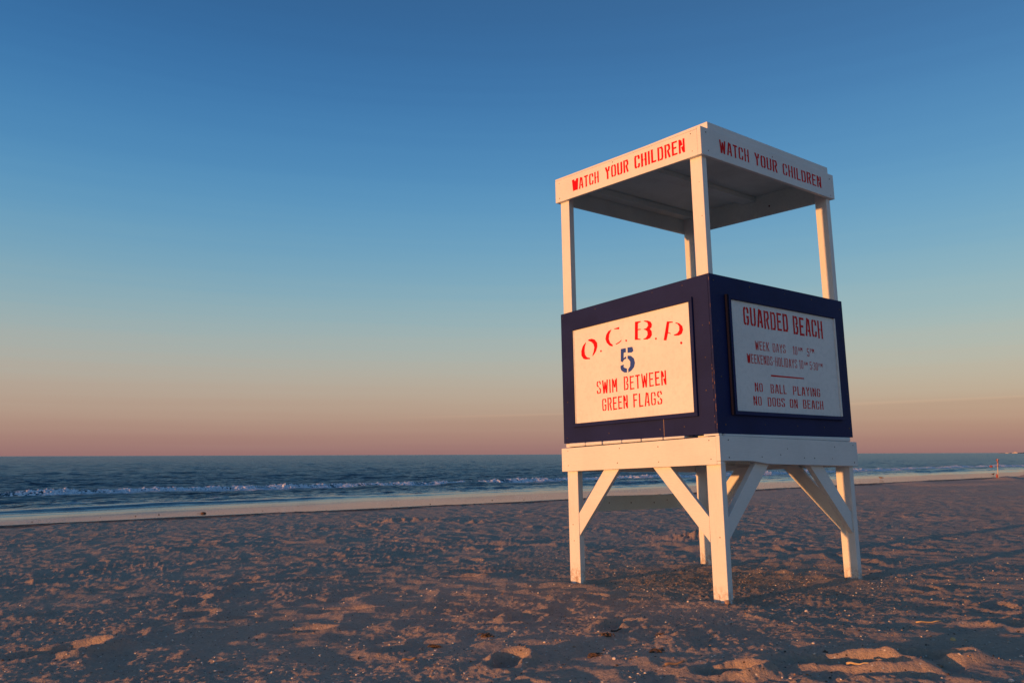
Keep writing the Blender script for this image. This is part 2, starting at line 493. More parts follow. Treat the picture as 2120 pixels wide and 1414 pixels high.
def build_beach():
    th = np.concatenate([np.linspace(-180, -46, 60, endpoint=False), np.linspace(-46, 44, 1080, endpoint=False), np.linspace(44, 180, 60, endpoint=False)])
    th = np.radians(th)
    rs = [0.02, .8, 1.6, 2.4]; r = 3.0
    while r < 72:
        rs.append(r); r += min(r * r / 1450, .075 + .0012 * r)
    while r < 150: rs.append(r); r *= 1.008
    while r < 30000: rs.append(r); r *= 1.25
    rs = np.array(rs)
    Rr, T = np.meshgrid(rs, th, indexing='ij')
    X = Rr * np.sin(T); Y = Rr * np.cos(T)
    Z = beach_height(X, Y)
    u, v = uv_of(X, Y)
    bl = bermline(v)
    wet = smooth(bl + .30, bl + 1.5, u)
    damp = smooth(bl - 1.7, bl - .7, u + .25 * np.sin(v * 1.3) + .15 * np.sin(v * 3.7)) * .9
    Z = np.where(u < -60, 1.86, Z)
    # smooth banded damp edge of the last high water
    return tag(grid_mesh('beach', X, Y, Z, sand_material(), dict(wet=wet, damp=damp), wrap=True), 'rippled and trodden beach sand sloping down to a smooth wet strip', kind='structure')


beach = build_beach()
print('beach quads', len(beach.data.polygons))


# ------------------------------------------------------------------ sea
def water_material():
    m, nt, b = new_mat('sea_water')
    geo = N(nt, 'ShaderNodeNewGeometry')
    mpn = N(nt, 'ShaderNodeMapping'); mpn.vector_type = 'TEXTURE'
    mpn.inputs['Rotation'].default_value = (0, 0, math.atan2(VY, VX)); mpn.inputs['Scale'].default_value = (2.6, 1, 1)
    nt.links.new(geo.outputs['Position'], mpn.inputs[0])
    far = N(nt, 'ShaderNodeTexNoise', Scale=.55, Detail=6.0, Roughness=.6)
    fine = N(nt, 'ShaderNodeTexNoise', Scale=4.5, Detail=4.0, Roughness=.6)
    nt.links.new(mpn.outputs[0], far.inputs['Vector']); nt.links.new(mpn.outputs[0], fine.inputs['Vector'])
    calm = N(nt, 'ShaderNodeAttribute'); calm.attribute_name = 'calm'
    foam = N(nt, 'ShaderNodeAttribute'); foam.attribute_name = 'foam'
    b1 = N(nt, 'ShaderNodeBump', Distance=.9); b2 = N(nt, 'ShaderNodeBump', Distance=.05)
    nt.links.new(rampv(nt, calm.outputs['Fac'], 0, 1, .9, .0), b1.inputs['Strength'])
    nt.links.new(rampv(nt, calm.outputs['Fac'], 0, 1, 1.0, .2), b2.inputs['Strength'])
    nt.links.new(far.outputs['Fac'], b1.inputs['Height']); nt.links.new(fine.outputs['Fac'], b2.inputs['Height'])
    nt.links.new(b1.outputs[0], b2.inputs['Normal'])
    nt.links.new(b2.outputs[0], b.inputs['Normal'])
    big = N(nt, 'ShaderNodeTexNoise', Scale=1.6, Detail=7.0, Roughness=.72)
    nt.links.new(mpn.outputs[0], big.inputs['Vector'])
    su = N(nt, 'ShaderNodeMath', operation='ADD'); nt.links.new(big.outputs['Fac'], su.inputs[0]); nt.links.new(foam.outputs['Fac'], su.inputs[1])
    ff = rampv(nt, su.outputs[0], 1.02, 1.18)
    c = mixrgb(nt, ff, (.026, .056, .078), (.62, .63, .66))
    nt.links.new(c, b.inputs['Base Color'])
    wr = rampv(nt, calm.outputs['Fac'], 0, 1, .29, .08)
    mxr = N(nt, 'ShaderNodeMath', operation='MAXIMUM'); nt.links.new(wr, mxr.inputs[0]); nt.links.new(rampv(nt, ff, 0, 1, 0, .8), mxr.inputs[1])
    nt.links.new(mxr.outputs[0], b.inputs['Roughness'])
    b.inputs['IOR'].default_value = 1.333
    return m


def swell(u, v):
    """shore-parallel swell: two low waves spilling in and the breaker behind them"""
    w1 = 27.3 + .5 * np.sin(v * .11 + .5) + .3 * np.sin(v * .31) - .02 * np.clip(v, 0, 80)
    w2 = 30.6 + .6 * np.sin(v * .09 + 2) + .3 * np.sin(v * .27 + 1)
    w3 = 39.8 + .9 * np.sin(v * .07 + 1) + .4 * np.sin(v * .2)
    w1 = w1 + 5.0 * (1 - np.exp(-np.maximum(v, 0) / 55.0)); w2 = w2 + 5.0 * (1 - np.exp(-np.maximum(v, 0) / 55.0)); w3 = w3 + 2.0 * (1 - np.exp(-np.maximum(v, 0) / 55.0))
    def ridge(c, h, front, back):
        d_ = u - c
        return h * np.where(d_ < 0, np.exp(-(d_ / front) ** 2), np.exp(-(d_ / back) ** 2))
    k1 = .75 + .45 * np.sin(v * .16 + 1.3); k2 = .8 + .4 * np.sin(v * .13 + 3.1)
    h = ridge(w1 - 1.6, .045 * k2, .30, .8) + ridge(w1, .09 * k1, .35, 1.1) + ridge(w2, .14 * k2, .45, 1.4) + ridge(w3, .16, .8, 3.0)
    h += ridge(w3 + 12, .14, 2.5, 4) + ridge(w3 + 27, .14, 3, 5) + ridge(w3 + 45, .12, 3.5, 6)
    return h, (w1, w2, w3)


chop = spectrum(1024, 150, .5, 6.0, 1.5, 41, stretch=1.0)
chop2 = spectrum(1024, 37, .12, 1.2, 1.2, 42)


def per(tex, size, a, b_):
    n = tex.shape[0]
    fx = (a / size * n) % n; fy = (b_ / size * n) % n
    i = fx.astype(int) % n; j = fy.astype(int) % n; p = fx - np.floor(fx); q = fy - np.floor(fy)
    i2 = (i + 1) % n; j2 = (j + 1) % n
    return tex[j, i] * (1 - p) * (1 - q) + tex[j, i2] * p * (1 - q) + tex[j2, i] * (1 - p) * q + tex[j2, i2] * p * q


def sea_height(x, y):
    u, v = uv_of(x, y)
    h, w = swell(u, v)
    deep = smooth(25, 33, u)
    r = np.hypot(x, y)
    c = per(chop, 150, v * .45, u) * .052 * deep * (1 - smooth(200, 500, r)) + per(chop2, 37, v * .5, u) * .014 * smooth(26, 31, u) * (1 - smooth(70, 140, r))
    thin = smooth(waterline(v) + .0, waterline(v) + 2.5, u)
    return SEA_Z + h * thin + c * (.45 + .55 * smooth(waterline(v) + 1, waterline(v) + 9, u)), u, v, w


def build_sea():
    th = np.concatenate([np.linspace(-130, -46, 40, endpoint=False), np.linspace(-46, 52, 900, endpoint=False), np.linspace(52, 128, 40)])
    th = np.radians(th)
    rs = []; r = 17.0
    while r < 60: rs.append(r); r += .10
    while r < 400: rs.append(r); r += r * r / 36000
    while r < 40000: rs.append(r); r *= 1.09
    rs = np.array(rs)
    Rr, T = np.meshgrid(rs, th, indexing='ij')
    X = Rr * np.sin(T); Y = Rr * np.cos(T)
    Z, u, v, w = sea_height(X, Y)
    Z = np.where(u < waterline(v) - 1.5, SEA_Z - .4, Z)
    Z = Z - .004
    foam = (np.exp(-((u - w[2] + 1.1) / 1.0) ** 2) * .62 + np.exp(-((u - w[1] + .2) / .45) ** 2) * .50 + np.exp(-((u - w[0] + .1) / .35) ** 2) * .46
            + np.exp(-((u - w[2] + 3.8) / 2.0) ** 2) * .38 + np.exp(-((u - waterline(v) - .15) / .12) ** 2) * .30)
    calm = 1 - smooth(waterline(v) + .3, waterline(v) + 12, u)
    return tag(grid_mesh('sea', X, Y, Z, water_material(), dict(foam=foam, calm=calm)), 'calm blue grey sea running out to the horizon', kind='structure')


sea = build_sea()
print('sea quads', len(sea.data.polygons))


def build_breaker():
    """tumbling crest of white water"""
    v = np.linspace(-22, 150, 3000); s = np.linspace(0, 1, 18)
    S, V = np.meshgrid(s, v)
    w3 = swell(np.zeros_like(V), V)[1][2]
    U = w3 - 1.25 + S * 1.5
    n1 = per(chop2, 37, V * 3.1, U * 3.1); n2 = per(chop2, 37, V * 9 + 5, U * 9); n3 = per(chop, 150, V * 2.2, U * .02)
    env = np.sin(np.pi * S) ** .6
    amp = np.clip(.55 + .35 * n3, .12, 1.3)
    H = env * (.060 * amp + .045 * amp * n1 + .020 * n2) - .03 * (1 - env)
    X, Y = xy_of(U, V)
    Z = sea_height(X, Y)[0] + H - .02
    m, nt, b = new_mat('white_water')
    geo = N(nt, 'ShaderNodeNewGeometry')
    n = N(nt, 'ShaderNodeTexNoise', Scale=5.0, Detail=6.0, Roughness=.7); nt.links.new(geo.outputs['Position'], n.inputs['Vector'])
    nt.links.new(mixrgb(nt, rampv(nt, n.outputs['Fac'], .32, .52), (.45, .46, .50), (.92, .90, .90)), b.inputs['Base Color'])
    b.inputs['Roughness'].default_value = .6
    bp = N(nt, 'ShaderNodeBump', Strength=.8, Distance=.06); nt.links.new(n.outputs['Fac'], bp.inputs['Height']); nt.links.new(bp.outputs[0], b.inputs['Normal'])
    return tag(grid_mesh('breaking_wave', X, Y, Z, m), 'line of tumbling white surf along the shore', 'surf', kind='stuff')


build_breaker()

# ------------------------------------------------------------------ the stand
FIT = dict(lx=-.0022, ly=.0017, tu=-.031, tv=-.0052, btu=-.019, btv=.002, ftu=.0532, ftv=.0079, gtu=-.0139, gtv=-.0136)
WZ0, WZ1, BZ0, BZ1, FZ0, FZ1 = .9685, 1.1803, 1.2215, 2.4415, 3.4742, 3.7109
KN = [(-1, 0, 0), (0, 0, 0), (WZ0, FIT['gtu'], FIT['gtv']), (WZ1, FIT['gtu'], FIT['gtv']), (BZ0, 0, 0), (BZ1, FIT['btu'], FIT['btv']), (FZ0, FIT['ftu'], FIT['ftv']), (9, FIT['ftu'], FIT['ftv'])]


def W(p):
    """the stand as it has settled: it leans with the beach and its roof slopes a little"""
    X, Y, z = p
    gu = float(np.interp(z, [k[0] for k in KN], [k[1] for k in KN])); gv = float(np.interp(z, [k[0] for k in KN], [k[2] for k in KN]))
    u, v = -X, Y
    uu = u + z * (FIT['lx'] - FIT['tu']); vv = v + z * (FIT['ly'] - FIT['tv'])
    return (-uu, vv, z + (FIT['tu'] + gu) * u + (FIT['tv'] + gv) * v)


stand = bpy.data.objects.new('lifeguard_stand', None)
COL.objects.link(stand)
stand.location = (CX, CY, 0)
stand.rotation_euler = (0, 0, -YAW)
tag(stand, 'white wooden lifeguard stand with navy sign walls and flat roof on the sand', 'lifeguard stand')


def bm_box(bm, x0, x1, y0, y1, z0, z1, bev=.003, jitter=.0):
    vs = [bm.verts.new((x, y, z)) for x in (x0, x1) for y in (y0, y1) for z in (z0, z1)]
    idx = [(0, 1, 3, 2), (4, 6, 7, 5), (0, 4, 5, 1), (2, 3, 7, 6), (0, 2, 6, 4), (1, 5, 7, 3)]
    fs = [bm.faces.new([vs[i] for i in f]) for f in idx]
    if bev:
        es = list({e for f in fs for e in f.edges})
        bmesh.ops.bevel(bm, geom=es, offset=bev, segments=2, affect='EDGES', profile=.5)


def bm_prism(bm, pts, plane, a0, a1, bev=.003):
    """outline pts in a plane ('X': (y,z) 'Y': (x,z)) extruded from a0 to a1"""
    def P(p, a): return (a, p[0], p[1]) if plane == 'X' else (p[0], a, p[1])
    lo = [bm.verts.new(P(p, a0)) for p in pts]; hi = [bm.verts.new(P(p, a1)) for p in pts]
    fs = [bm.faces.new(lo), bm.faces.new(list(reversed(hi)))]
    for i in range(len(pts)):
        j = (i + 1) % len(pts)
        fs.append(bm.faces.new((lo[j], lo[i], hi[i], hi[j])))
    if bev:
        es = list({e for f in fs for e in f.edges})
        bmesh.ops.bevel(bm, geom=es, offset=bev, segments=2, affect='EDGES', profile=.5)


def part(name, bm, mat, parent=stand, label=None, kind=None, warp=True):
    bmesh.ops.recalc_face_normals(bm, faces=bm.faces)
    if warp:
        for v in bm.verts: v.co = W(v.co)
    me = bpy.data.meshes.new(name); bm.to_mesh(me); bm.free()
    o = link(name, me, mat, parent)
    if label: o['label'] = label
    if kind: o['kind'] = kind
    return o


def box(name, x0, x1, y0, y1, z0, z1, mat, parent=stand, bev=.003, label=None):
    bm = bmesh.new(); bm_box(bm, x0, x1, y0, y1, z0, z1, bev)
    return part(name, bm, mat, parent, label)


GA, GB = .9267, .8532              # outer planes of the legs
LW, LT = .131, .060
legs = []
for sx_, sy_ in ((1, -1), (-1, -1), (1, 1), (-1, 1)):
    xs = sorted((sx_ * (GB + .002), sx_ * (GB - LW))); ys = sorted((sy_ * GA, sy_ * (GA - LT)))
    bm = bmesh.new()
    bm_box(bm, xs[0], xs[1], ys[0], ys[1], -.30, 1.174, .004)
    legs.append(part('leg', bm, M['white_post']))
# cross braces, each a 45 degree board let in beside its leg
TH = .038


def brace(pts, plane, a0, a1, mat=None):
    bm = bmesh.new(); bm_prism(bm, pts, plane, a0, a1, .003)
    return part('brace', bm, mat or M['white'])


for s in (-1, 1):
    a0, a1 = (-.924, -.924 + TH) if s < 0 else (.924 - TH, .924)
    brace([(-.718, .408), (-.720, .600), (-.360, 1.0), (-.176, 1.0)], 'Y', a0, a1)
    brace([(.718, .410), (.720, .592), (.330, 1.0), (.152, 1.0)], 'Y', a0, a1)
for s in (-1, 1):
    a0, a1 = (GB - .060, GB - .060 + TH + .010) if s > 0 else (-GB + .012, -GB + .012 + TH)
    brace([(-.863, .420), (-.863, .575), (-.460, 1.0), (-.274, 1.0)], 'X', a0, a1)
    brace([(.863, .395), (.863, .570), (.440, 1.0), (.245, 1.0)], 'X', a0, a1)
# board nailed across the seaward braces
bm = bmesh.new(); bm_box(bm, -.802, -.765, -.66, .63, .606, .744, .003)
part('cross_board', bm, M['under'], label='grey weathered board across the seaward braces')
# deck frame
box('deck_beam', -.8868, .8515, -.9649, -.9280, WZ0, WZ1 - .004, M['white'])
box('deck_beam', -.8868, .8490, .9280, .9649, WZ0, WZ1 - .004, M['white'])
prof = [(-.9655, .993), (-.625, .998), (-.55, .996), (-.472, .989), (-.40, .981), (-.315, .976), (.9649, .9685), (.9649, 1.1803), (-.9655, 1.1803)]
bm = bmesh.new(); bm_prism(bm, prof, 'X', .8520, .8868, .003)
part('deck_beam', bm, M['white'], label='deck beam whose lower edge is notched near the corner')
box('deck_beam', -.8868, -.8540, -.9265, .9265, WZ0, WZ1 - .004, M['white'])
for X_ in (-.43, .0, .43):
    box('joist', X_ - .02, X_ + .02, -.9265, .9265, 1.02, 1.174, M['under'])
# deck boards, ends showing over the sunlit beam
for x0, x1 in ((-.777, -.567), (-.561, -.356), (-.345, -.122), (-.113, .101), (.109, .336), (.345, .558)):
    box('deck_board', x0, x1, -.972 + random.uniform(-.002, .003), .955, 1.1835, 1.2195, M['white'], bev=.009)
box('deck_board', -.857, -.781, -.935, .955, 1.1835, 1.2195, M['white'], bev=.006)
box('deck_board', .600, .700, -.86, .955, 1.1835, 1.2195, M['under'], bev=.006)
box('deck_board', .838, .878, -.885, .885, 1.1833, 1.2200, M['white'], bev=.008)
box('corner_block', .8535, .8855, -.9640, -.9275, .9690, .9915, M['white'], bev=.001)
box('corner_block', .745, .884, -.966, -.925, 1.1833, 1.2212, M['white_post'])
# railing walls: navy plywood with framed sign boards
BA, BB = .9505, .8662
PT = .018
front = box('side_panel', -BB, BB - PT - .0015, -BA, -BA + PT, BZ0, BZ1, M['navy'], bev=.002, label='sunlit navy panel with stand number sign')
right = box('side_panel', BB - PT, BB, -BA + .0005, BA, BZ0, BZ1, M['navy'], bev=.0025, label='shaded navy panel with beach hours sign')
box('side_panel', -BB, BB - PT - .001, BA - PT, BA, BZ0, BZ1, M['navy'], bev=.002)
box('side_panel', -BB, -BB + PT, -BA + PT + .001, BA - PT - .001, BZ0, BZ1, M['navy'], bev=.002)
# inner corner studs
PO = .934
for sx_, sy_ in ((1, -1), (-1, -1), (1, 1), (-1, 1)):
    xs = sorted((sx_ * .8468, sx_ * (.8468 - .116))); ys = sorted((sy_ * (PO - .003), sy_ * (PO - .063)))
    # upper posts stand inside the panels and carry the roof
    bm = bmesh.new(); bm_box(bm, xs[0], xs[1], ys[0], ys[1], 1.223, 3.690, .0035)
    part('post', bm, M['white_post'])


def frame(parent, plane, a, out_, h0, h1, z0, z1, w, mat):
    """four trim strips round a sign; a = wall plane, out_ = how far they stand out"""
    if plane == 'Y':
        f = lambda n, x0, x1, q0, q1: box(n, x0, x1, a - out_, a - .0005, q0, q1, mat, parent, bev=.002)
    else:
        f = lambda n, x0, x1, q0, q1: box(n, a + .0005, a + out_, x0, x1, q0, q1, mat, parent, bev=.002)
    f('trim_strip', h0, h1, z0, z0 + w); f('trim_strip', h0, h1, z1 - w, z1)
    f('trim_strip', h0, h0 + w, z0 + w + .0006, z1 - w - .0006)
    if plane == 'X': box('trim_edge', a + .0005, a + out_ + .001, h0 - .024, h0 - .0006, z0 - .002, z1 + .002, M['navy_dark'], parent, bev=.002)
    f('trim_strip', h1 - w, h1, z0 + w + .0006, z1 - w - .0006)


frame(front, 'Y', -BA, .022, -.722, .700, 1.362, 2.287, .032, M['navy'])
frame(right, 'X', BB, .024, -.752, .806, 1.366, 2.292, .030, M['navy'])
sign_l = box('sign_board', -.6885, .6665, -BA - .008, -BA - .0006, 1.3955, 2.2535, M['board'], front, bev=.001)
sign_r = box('sign_board', BB + .0006, BB + .008, -.7205, .7745, 1.3975, 2.2605, M['board'], right, bev=.001)
# unpainted white inner lips of the frames
box('inner_lip', -.6885, -.6800, -BA - .0145, -BA - .0085, 1.3965, 2.2525, M['board'], front, bev=.001)
box('inner_lip', BB + .0085, BB + .0225, .7620, .7745, 1.3985, 2.2595, M['board'], right, bev=.001)
box('split', .3385, .3425, -BA - .0010, -BA + .006, 1.229, 1.361, M['wood'], front, bev=0, label='pale upright split in the plywood under the sign')
# raw worn edge of the plywood at the near corner
rg = np.random.default_rng(3)
bm = bmesh.new()
for k in range(26):
    z = rg.uniform(1.235, 2.43) if k > 14 else rg.uniform(1.235, 1.8); h = rg.uniform(.006, .035); w_ = rg.uniform(.0015, .005)
    x = BB - PT - .002 + rg.choice([0, PT - .001]) - w_ * rg.uniform(0, 1)
    bm_box(bm, x, x + w_, -BA - .0011, -BA + .001, z, z + h, 0)
part('paint_chips', bm, M['chip'], front, kind='stuff')

# roof
FA, FB = .9681, .8784
fas_l = box('fascia_board', -FB, FB - .037, -FA, -FA + .037, FZ0, 3.6930, M['white'], bev=.004, label='sunlit fascia board lettered in red')
box('fascia_strip', -FB + .001, FB - .038, -FA + .001, -FA + .036, 3.6942, FZ1, M['white'], bev=.002)
fas_r = box('fascia_board', FB - .0365, FB, -FA + .0005, FA, FZ0, FZ1, M['white'], bev=.004, label='shaded fascia board lettered in red')
box('fascia_board', -FB, FB - .037, FA - .037, FA, FZ0, FZ1, M['under'], bev=.003)
box('fascia_board', -FB, -FB + .037, -FA + .0375, FA - .0375, FZ0, FZ1, M['under'], bev=.003)
box('roof_sheet', -FB + .038, FB - .038, -FA + .038, FA - .038, 3.692, 3.7095, M['under'], bev=.002)
bm = bmesh.new(); bm_prism(bm, [(-.872, 3.7115), (.868, 3.7115), (.868, 3.776), (-.872, 3.748)], 'Y', -.862, .900, .004)
part('roof_cap', bm, M['white'], label='raised board cap on top of the roof')
box('rafter', -.838, -.715, -.928, .928, 3.625, 3.690, M['under'], bev=.004)
box('rafter', -.100, .045, -.928, .928, 3.640, 3.690, M['under'], bev=.004)

# screws and nail heads
def dots(name, pts, plane, a, r=.006, parent=stand):
    bm = bmesh.new()
    for p, q in pts:
        rr = r * random.uniform(.7, 1.25)
        vs = []
        for k in range(8):
            c_, s_ = math.cos(k * math.pi / 4) * rr, math.sin(k * math.pi / 4) * rr
            vs.append(bm.verts.new((p + c_, a, q + s_) if plane == 'Y' else (a, p + c_, q + s_)))
        f = bm.faces.new(vs)
        ex = bmesh.ops.extrude_face_region(bm, geom=[f])
        dv = Vector((0, .004, 0)) if plane == 'Y' else Vector((-.004, 0, 0))
        for g_ in ex['geom']:
            if isinstance(g_, bmesh.types.BMVert): g_.co += dv
    return part(name, bm, M['screw'], parent, kind='stuff')


dots('screw_heads', [(-.84, 2.40), (-.40, 2.405), (.28, 2.41), (.60, 2.40), (-.84, 1.90), (-.82, 1.27), (-.28, 1.285), (.30, 1.285), (.78, 2.05), (.79, 1.80), (.78, 1.55), (-.80, 1.60), (.55, 1.29)], 'Y', -BA - .0016, .0055, front)
dots('screw_heads', [(-.90, 2.39), (-.44, 2.395), (.05, 2.40), (.45, 2.40), (.90, 2.36), (.91, 2.1), (.90, 1.85), (.91, 1.6), (.90, 1.3), (-.88, 2.0), (-.87, 1.65), (-.85, 1.29), (.1, 1.30), (.5, 1.30), (-.35, 1.30)], 'X', BB + .0016, .007, right)
dots('nail_heads', [(-.80, 1.15), (-.80, 1.02), (-.18, 1.02), (-.15, 1.14), (.28, 1.01), (.28, 1.13), (.79, 1.15), (.80, 1.01)], 'Y', -.9649 - .0012, .005)
dots('nail_heads', [(-.86, 1.15), (-.86, 1.02), (-.10, 1.10), (-.2, 1.05), (.13, 1.03), (.28, 1.03), (.60, 1.13), (.9, 1.15), (.9, 1.0), (.55, 1.03), (-.45, 1.03)], 'X', .8868 + .0012, .005)
dots('nail_heads', [(-.82, 3.51), (-.82, 3.66), (.78, 3.67), (.79, 3.52), (-.1, 3.675)], 'Y', -FA - .0012, .005)
dots('nail_heads', [(-.90, 3.67), (-.88, 3.52), (.90, 3.66), (.9, 3.50), (0, 3.67)], 'X', FB + .0012, .005)
dots('nail_heads', [(.812, .45), (-.80, .50), (-.79, .36)], 'Y', -GA - .0012, .0045)
dots('nail_heads', [(-.21, .675), (.11, .67), (.30, .69), (-.5, .68)], 'X', -.7650 + .0012, .006)
dots('nail_heads', [(.81, 3.25), (.82, 2.95)], 'Y', -PO + .0018, .0035)
dots('knot', [(.20, 3.56)], 'Y', FA - .0395, .009)

# ------------------------------------------------------------------ stencil lettering
t_, g_ = .15, .028


def glyphs():
    w = .46; L = t_ / 2 * .9; Rr = w - L; B = .065; T = 1 - .065; m = w / 2; c = .15
    ch = {}
    lh = [(m - g_, T), (L + .03, T - .03), (L, T - c), (L, B + c), (L + .03, B + .03), (m - g_, B)]
    rh = [(w - x, y) for x, y in lh]
    ch['O'] = ch['0'] = (w, [lh, rh])
    ch['C'] = (w, [lh, [(m + g_, T), (Rr - .03, T - .03), (Rr, T - c), (Rr, .66)], [(m + g_, B), (Rr - .03, B + .03), (Rr, B + c), (Rr, .34)]])
    ch['G'] = (w, [lh, [(m + g_, T), (Rr - .03, T - .03), (Rr, T - c), (Rr, .66)], [(m + g_, B), (Rr - .03, B + .03), (Rr, B + c), (Rr, .46), (m + .02, .46)]])
    st = [(L, 0), (L, 1)]
    ch['D'] = (w, [st, [(L + .10, T), (Rr - .05, T), (Rr, T - c), (Rr, B + c), (Rr - .05, B), (L + .10, B)]])
    ch['B'] = (w, [st, [(L + .10, T), (Rr - .06, T), (Rr - .01, T - c), (Rr - .02, .62), (m + .03, .53)], [(m + .02, .47), (Rr - .01, .40), (Rr, B + c), (Rr - .06, B), (L + .10, B)]])
    ch['P'] = (w, [st, [(L + .10, T), (Rr - .05, T), (Rr, T - c), (Rr, .60), (Rr - .05, .47), (L + .10, .47)]])
    ch['R'] = (w, [st, [(L + .10, T), (Rr - .05, T), (Rr - .01, T - c), (Rr - .01, .62), (m + .03, .50), (Rr, .0)]])
    ch['E'] = (w * .92, [st, [(L, T), (w * .92, T)], [(L, .52), (w * .78, .52)], [(L, B), (w * .92, B)]])
    ch['F'] = (w * .92, [st, [(L, T), (w * .92, T)], [(L, .52), (w * .78, .52)]])
    ch['L'] = (w * .88, [st, [(L, B), (w * .88, B)]])
    ch['H'] = (w, [st, [(Rr, 0), (Rr, 1)], [(L, .5), (m - .04, .5)], [(m + .04, .5), (Rr, .5)]])
    ch['I'] = (t_, [[(t_ / 2, 0), (t_ / 2, 1)]])
    ch['1'] = (t_ + .08, [[(t_ / 2 + .06, 0), (t_ / 2 + .06, 1)], [(0, .80), (.12, .92)]])
    ch['K'] = (w, [st, [(Rr + .02, 1), (L + .10, .50)], [(L + .10, .55), (Rr + .02, 0)]])
    ch['A'] = (w * 1.05, [[(.06, 0), (m - .01, 1)], [(m + .10, .95), (w * 1.05 - .06, 0)], [(m - .01, .30), (w - .10, .30)]])
    ch['N'] = (w, [st, [(Rr, 0), (Rr, 1)], [(L + .07, .93), (m - .01, .55)], [(m + .02, .45), (Rr - .05, .10)]])
    ch['M'] = (w * 1.15, [st, [(w * 1.15 - L, 0), (w * 1.15 - L, 1)], [(L + .09, .9), (m + .0, .35)], [(m + .08, .35), (w * 1.15 - L - .09, .9)]])
    ch['W'] = (w * 1.3, [[(.06, 1), (.16, .0)], [(.19, .05), (.30, .85)], [(.31, .85), (.42, .05)], [(.44, 0), (w * 1.3 - .06, 1)]])
    ch['T'] = (w * .95, [[(w * .475, 0), (w * .475, T - .02)], [(0, T), (w * .95, T)]])
    ch['U'] = (w, [[(L, 1), (L, B + c), (L + .03, B + .03), (m - g_, B)], [(Rr, 1), (Rr, B + c), (Rr - .03, B + .03), (m + g_, B)]])
    ch['Y'] = (w, [[(.06, 1), (m, .50), (m, 0)], [(Rr, 1), (m + .09, .62)]])
    ch['S'] = (w, [[(Rr, .72), (Rr, T - c), (Rr - .04, T - .02), (m + g_, T)], [(m - g_, T), (L + .03, T - .03), (L, T - c), (L, .66), (m - .03, .54)],
                   [(m + .03, .46), (Rr, .34), (Rr, B + c), (Rr - .03, B + .03), (m + g_, B)], [(m - g_, B), (L + .03, B + .02), (L, B + c), (L, .28)]])
    ch['5'] = (w, [[(w - .02, T), (L, T), (L, .56), (m - .02, .60)], [(m + .04, .61), (Rr, .52), (Rr, B + c), (Rr - .04, B + .02), (m + g_, B)], [(m - g_, B), (L, B + .08), (L, .24)]])
    ch['3'] = (w, [[(L, .80), (L + .04, T), (m - .02, T)], [(m + .04, T), (Rr, T - c), (Rr - .02, .62), (m, .53), (Rr, .42), (Rr, B + c), (m + .04, B)], [(m - .02, B), (L + .03, B + .02), (L, .22)]])
    ch[':'] = (t_, [[(t_ / 2, .22), (t_ / 2, .34)], [(t_ / 2, .58), (t_ / 2, .70)]])
    ch['-'] = (.26, [[(.04, .5), (.22, .5)]])
    return ch


GL = glyphs()


def stroke(bm, pts, th, place):
    n = len(pts)
    P = [Vector((p[0], p[1])) for p in pts]
    offs = []
    for i in range(n):
        d0 = (P[i] - P[i - 1]).normalized() if i else None
        d1 = (P[i + 1] - P[i]).normalized() if i < n - 1 else None
        if d0 is None: d = d1; s = 1
        elif d1 is None: d = d0; s = 1
        else:
            d = (d0 + d1).normalized(); s = 1 / max(.55, d.dot(d1))
        offs.append(Vector((-d.y, d.x)) * s)
    prev = None
    for p, o in zip(P, offs):
        hx = th / 2
        # strokes that run mostly across are thinner, as in a condensed stencil
        a = bm.verts.new(place(p.x + o.x * hx, p.y + o.y * hx * .80)); b_ = bm.verts.new(place(p.x - o.x * hx, p.y - o.y * hx * .80))
        if prev:
            bm.faces.new((prev[0], prev[1], b_, a))
        prev = (a, b_)


def lettering(words, plane, a, parent, mat, th=.15, bold_first=False):
    """words: (text, h0, z0, h1, z1) filled from corner to corner on the board"""
    for wd in words:
        text, h0, z0, h1, z1 = wd[:5]
        bm = bmesh.new()
        gaps = .13
        tot = sum(GL[c][0] for c in text) + gaps * (len(text) - 1)
        k = (h1 - h0) / tot
        x = h0
        for ci, c in enumerate(text):
            wd_, strokes = GL[c]
            tt = th * (1.6 if (bold_first and ci == 0 and wd is words[0]) else 1) * random.uniform(.92, 1.08)
            dz = random.uniform(-.006, .006) * (z1 - z0) * 3
            for si, s in enumerate(strokes):
                eps = .00003 * (si + ci % 3)
                def place(px_, py_):
                    hh = x + px_ * k; zz = z0 + dz + py_ * (z1 - z0)
                    return (hh, a - eps, zz) if plane == 'Y' else (a + eps, hh, zz)
                stroke(bm, s, tt, place)
            x += (wd_ + gaps) * k
        for f in list(bm.faces):
            f.normal_update()
            n_ = f.normal
            if (plane == 'Y' and n_.y > 0) or (plane == 'X' and n_.x < 0): f.normal_flip()
        for v in bm.verts: v.co = W(v.co)
        me = bpy.data.meshes.new('lettering'); bm.to_mesh(me); bm.free()
        link('lettering', me, mat, parent)


lettering([('WATCH', -.629, 3.535, -.280, 3.645), ('YOUR', -.195, 3.536, .091, 3.650), ('CHILDREN', .164, 3.536, .716, 3.655)], 'Y', -FA - .0012, fas_l, M['red'], th=.155, bold_first=True)
lettering([('WATCH', -.733, 3.538, -.343, 3.651), ('YOUR', -.262, 3.538, .062, 3.648), ('CHILDREN', .145, 3.541, .751, 3.650)], 'X', FB + .0012, fas_r, M['red'], th=.14)
SA = -BA - .0092
lettering([('SWIM', -.406, 1.632, -.154, 1.750), ('BETWEEN', -.075, 1.634, .396, 1.751), ('GREEN', -.344, 1.480, -.037, 1.592), ('FLAGS', .026, 1.481, .344, 1.594)], 'Y', SA, sign_l, M['red'], th=.12)
SB = BB + .0092
lettering([('GUARDED', -.557, 2.072, .052, 2.222), ('BEACH', .129, 2.064, .577, 2.221)], 'X', SB, sign_r, M['red'], th=.14)
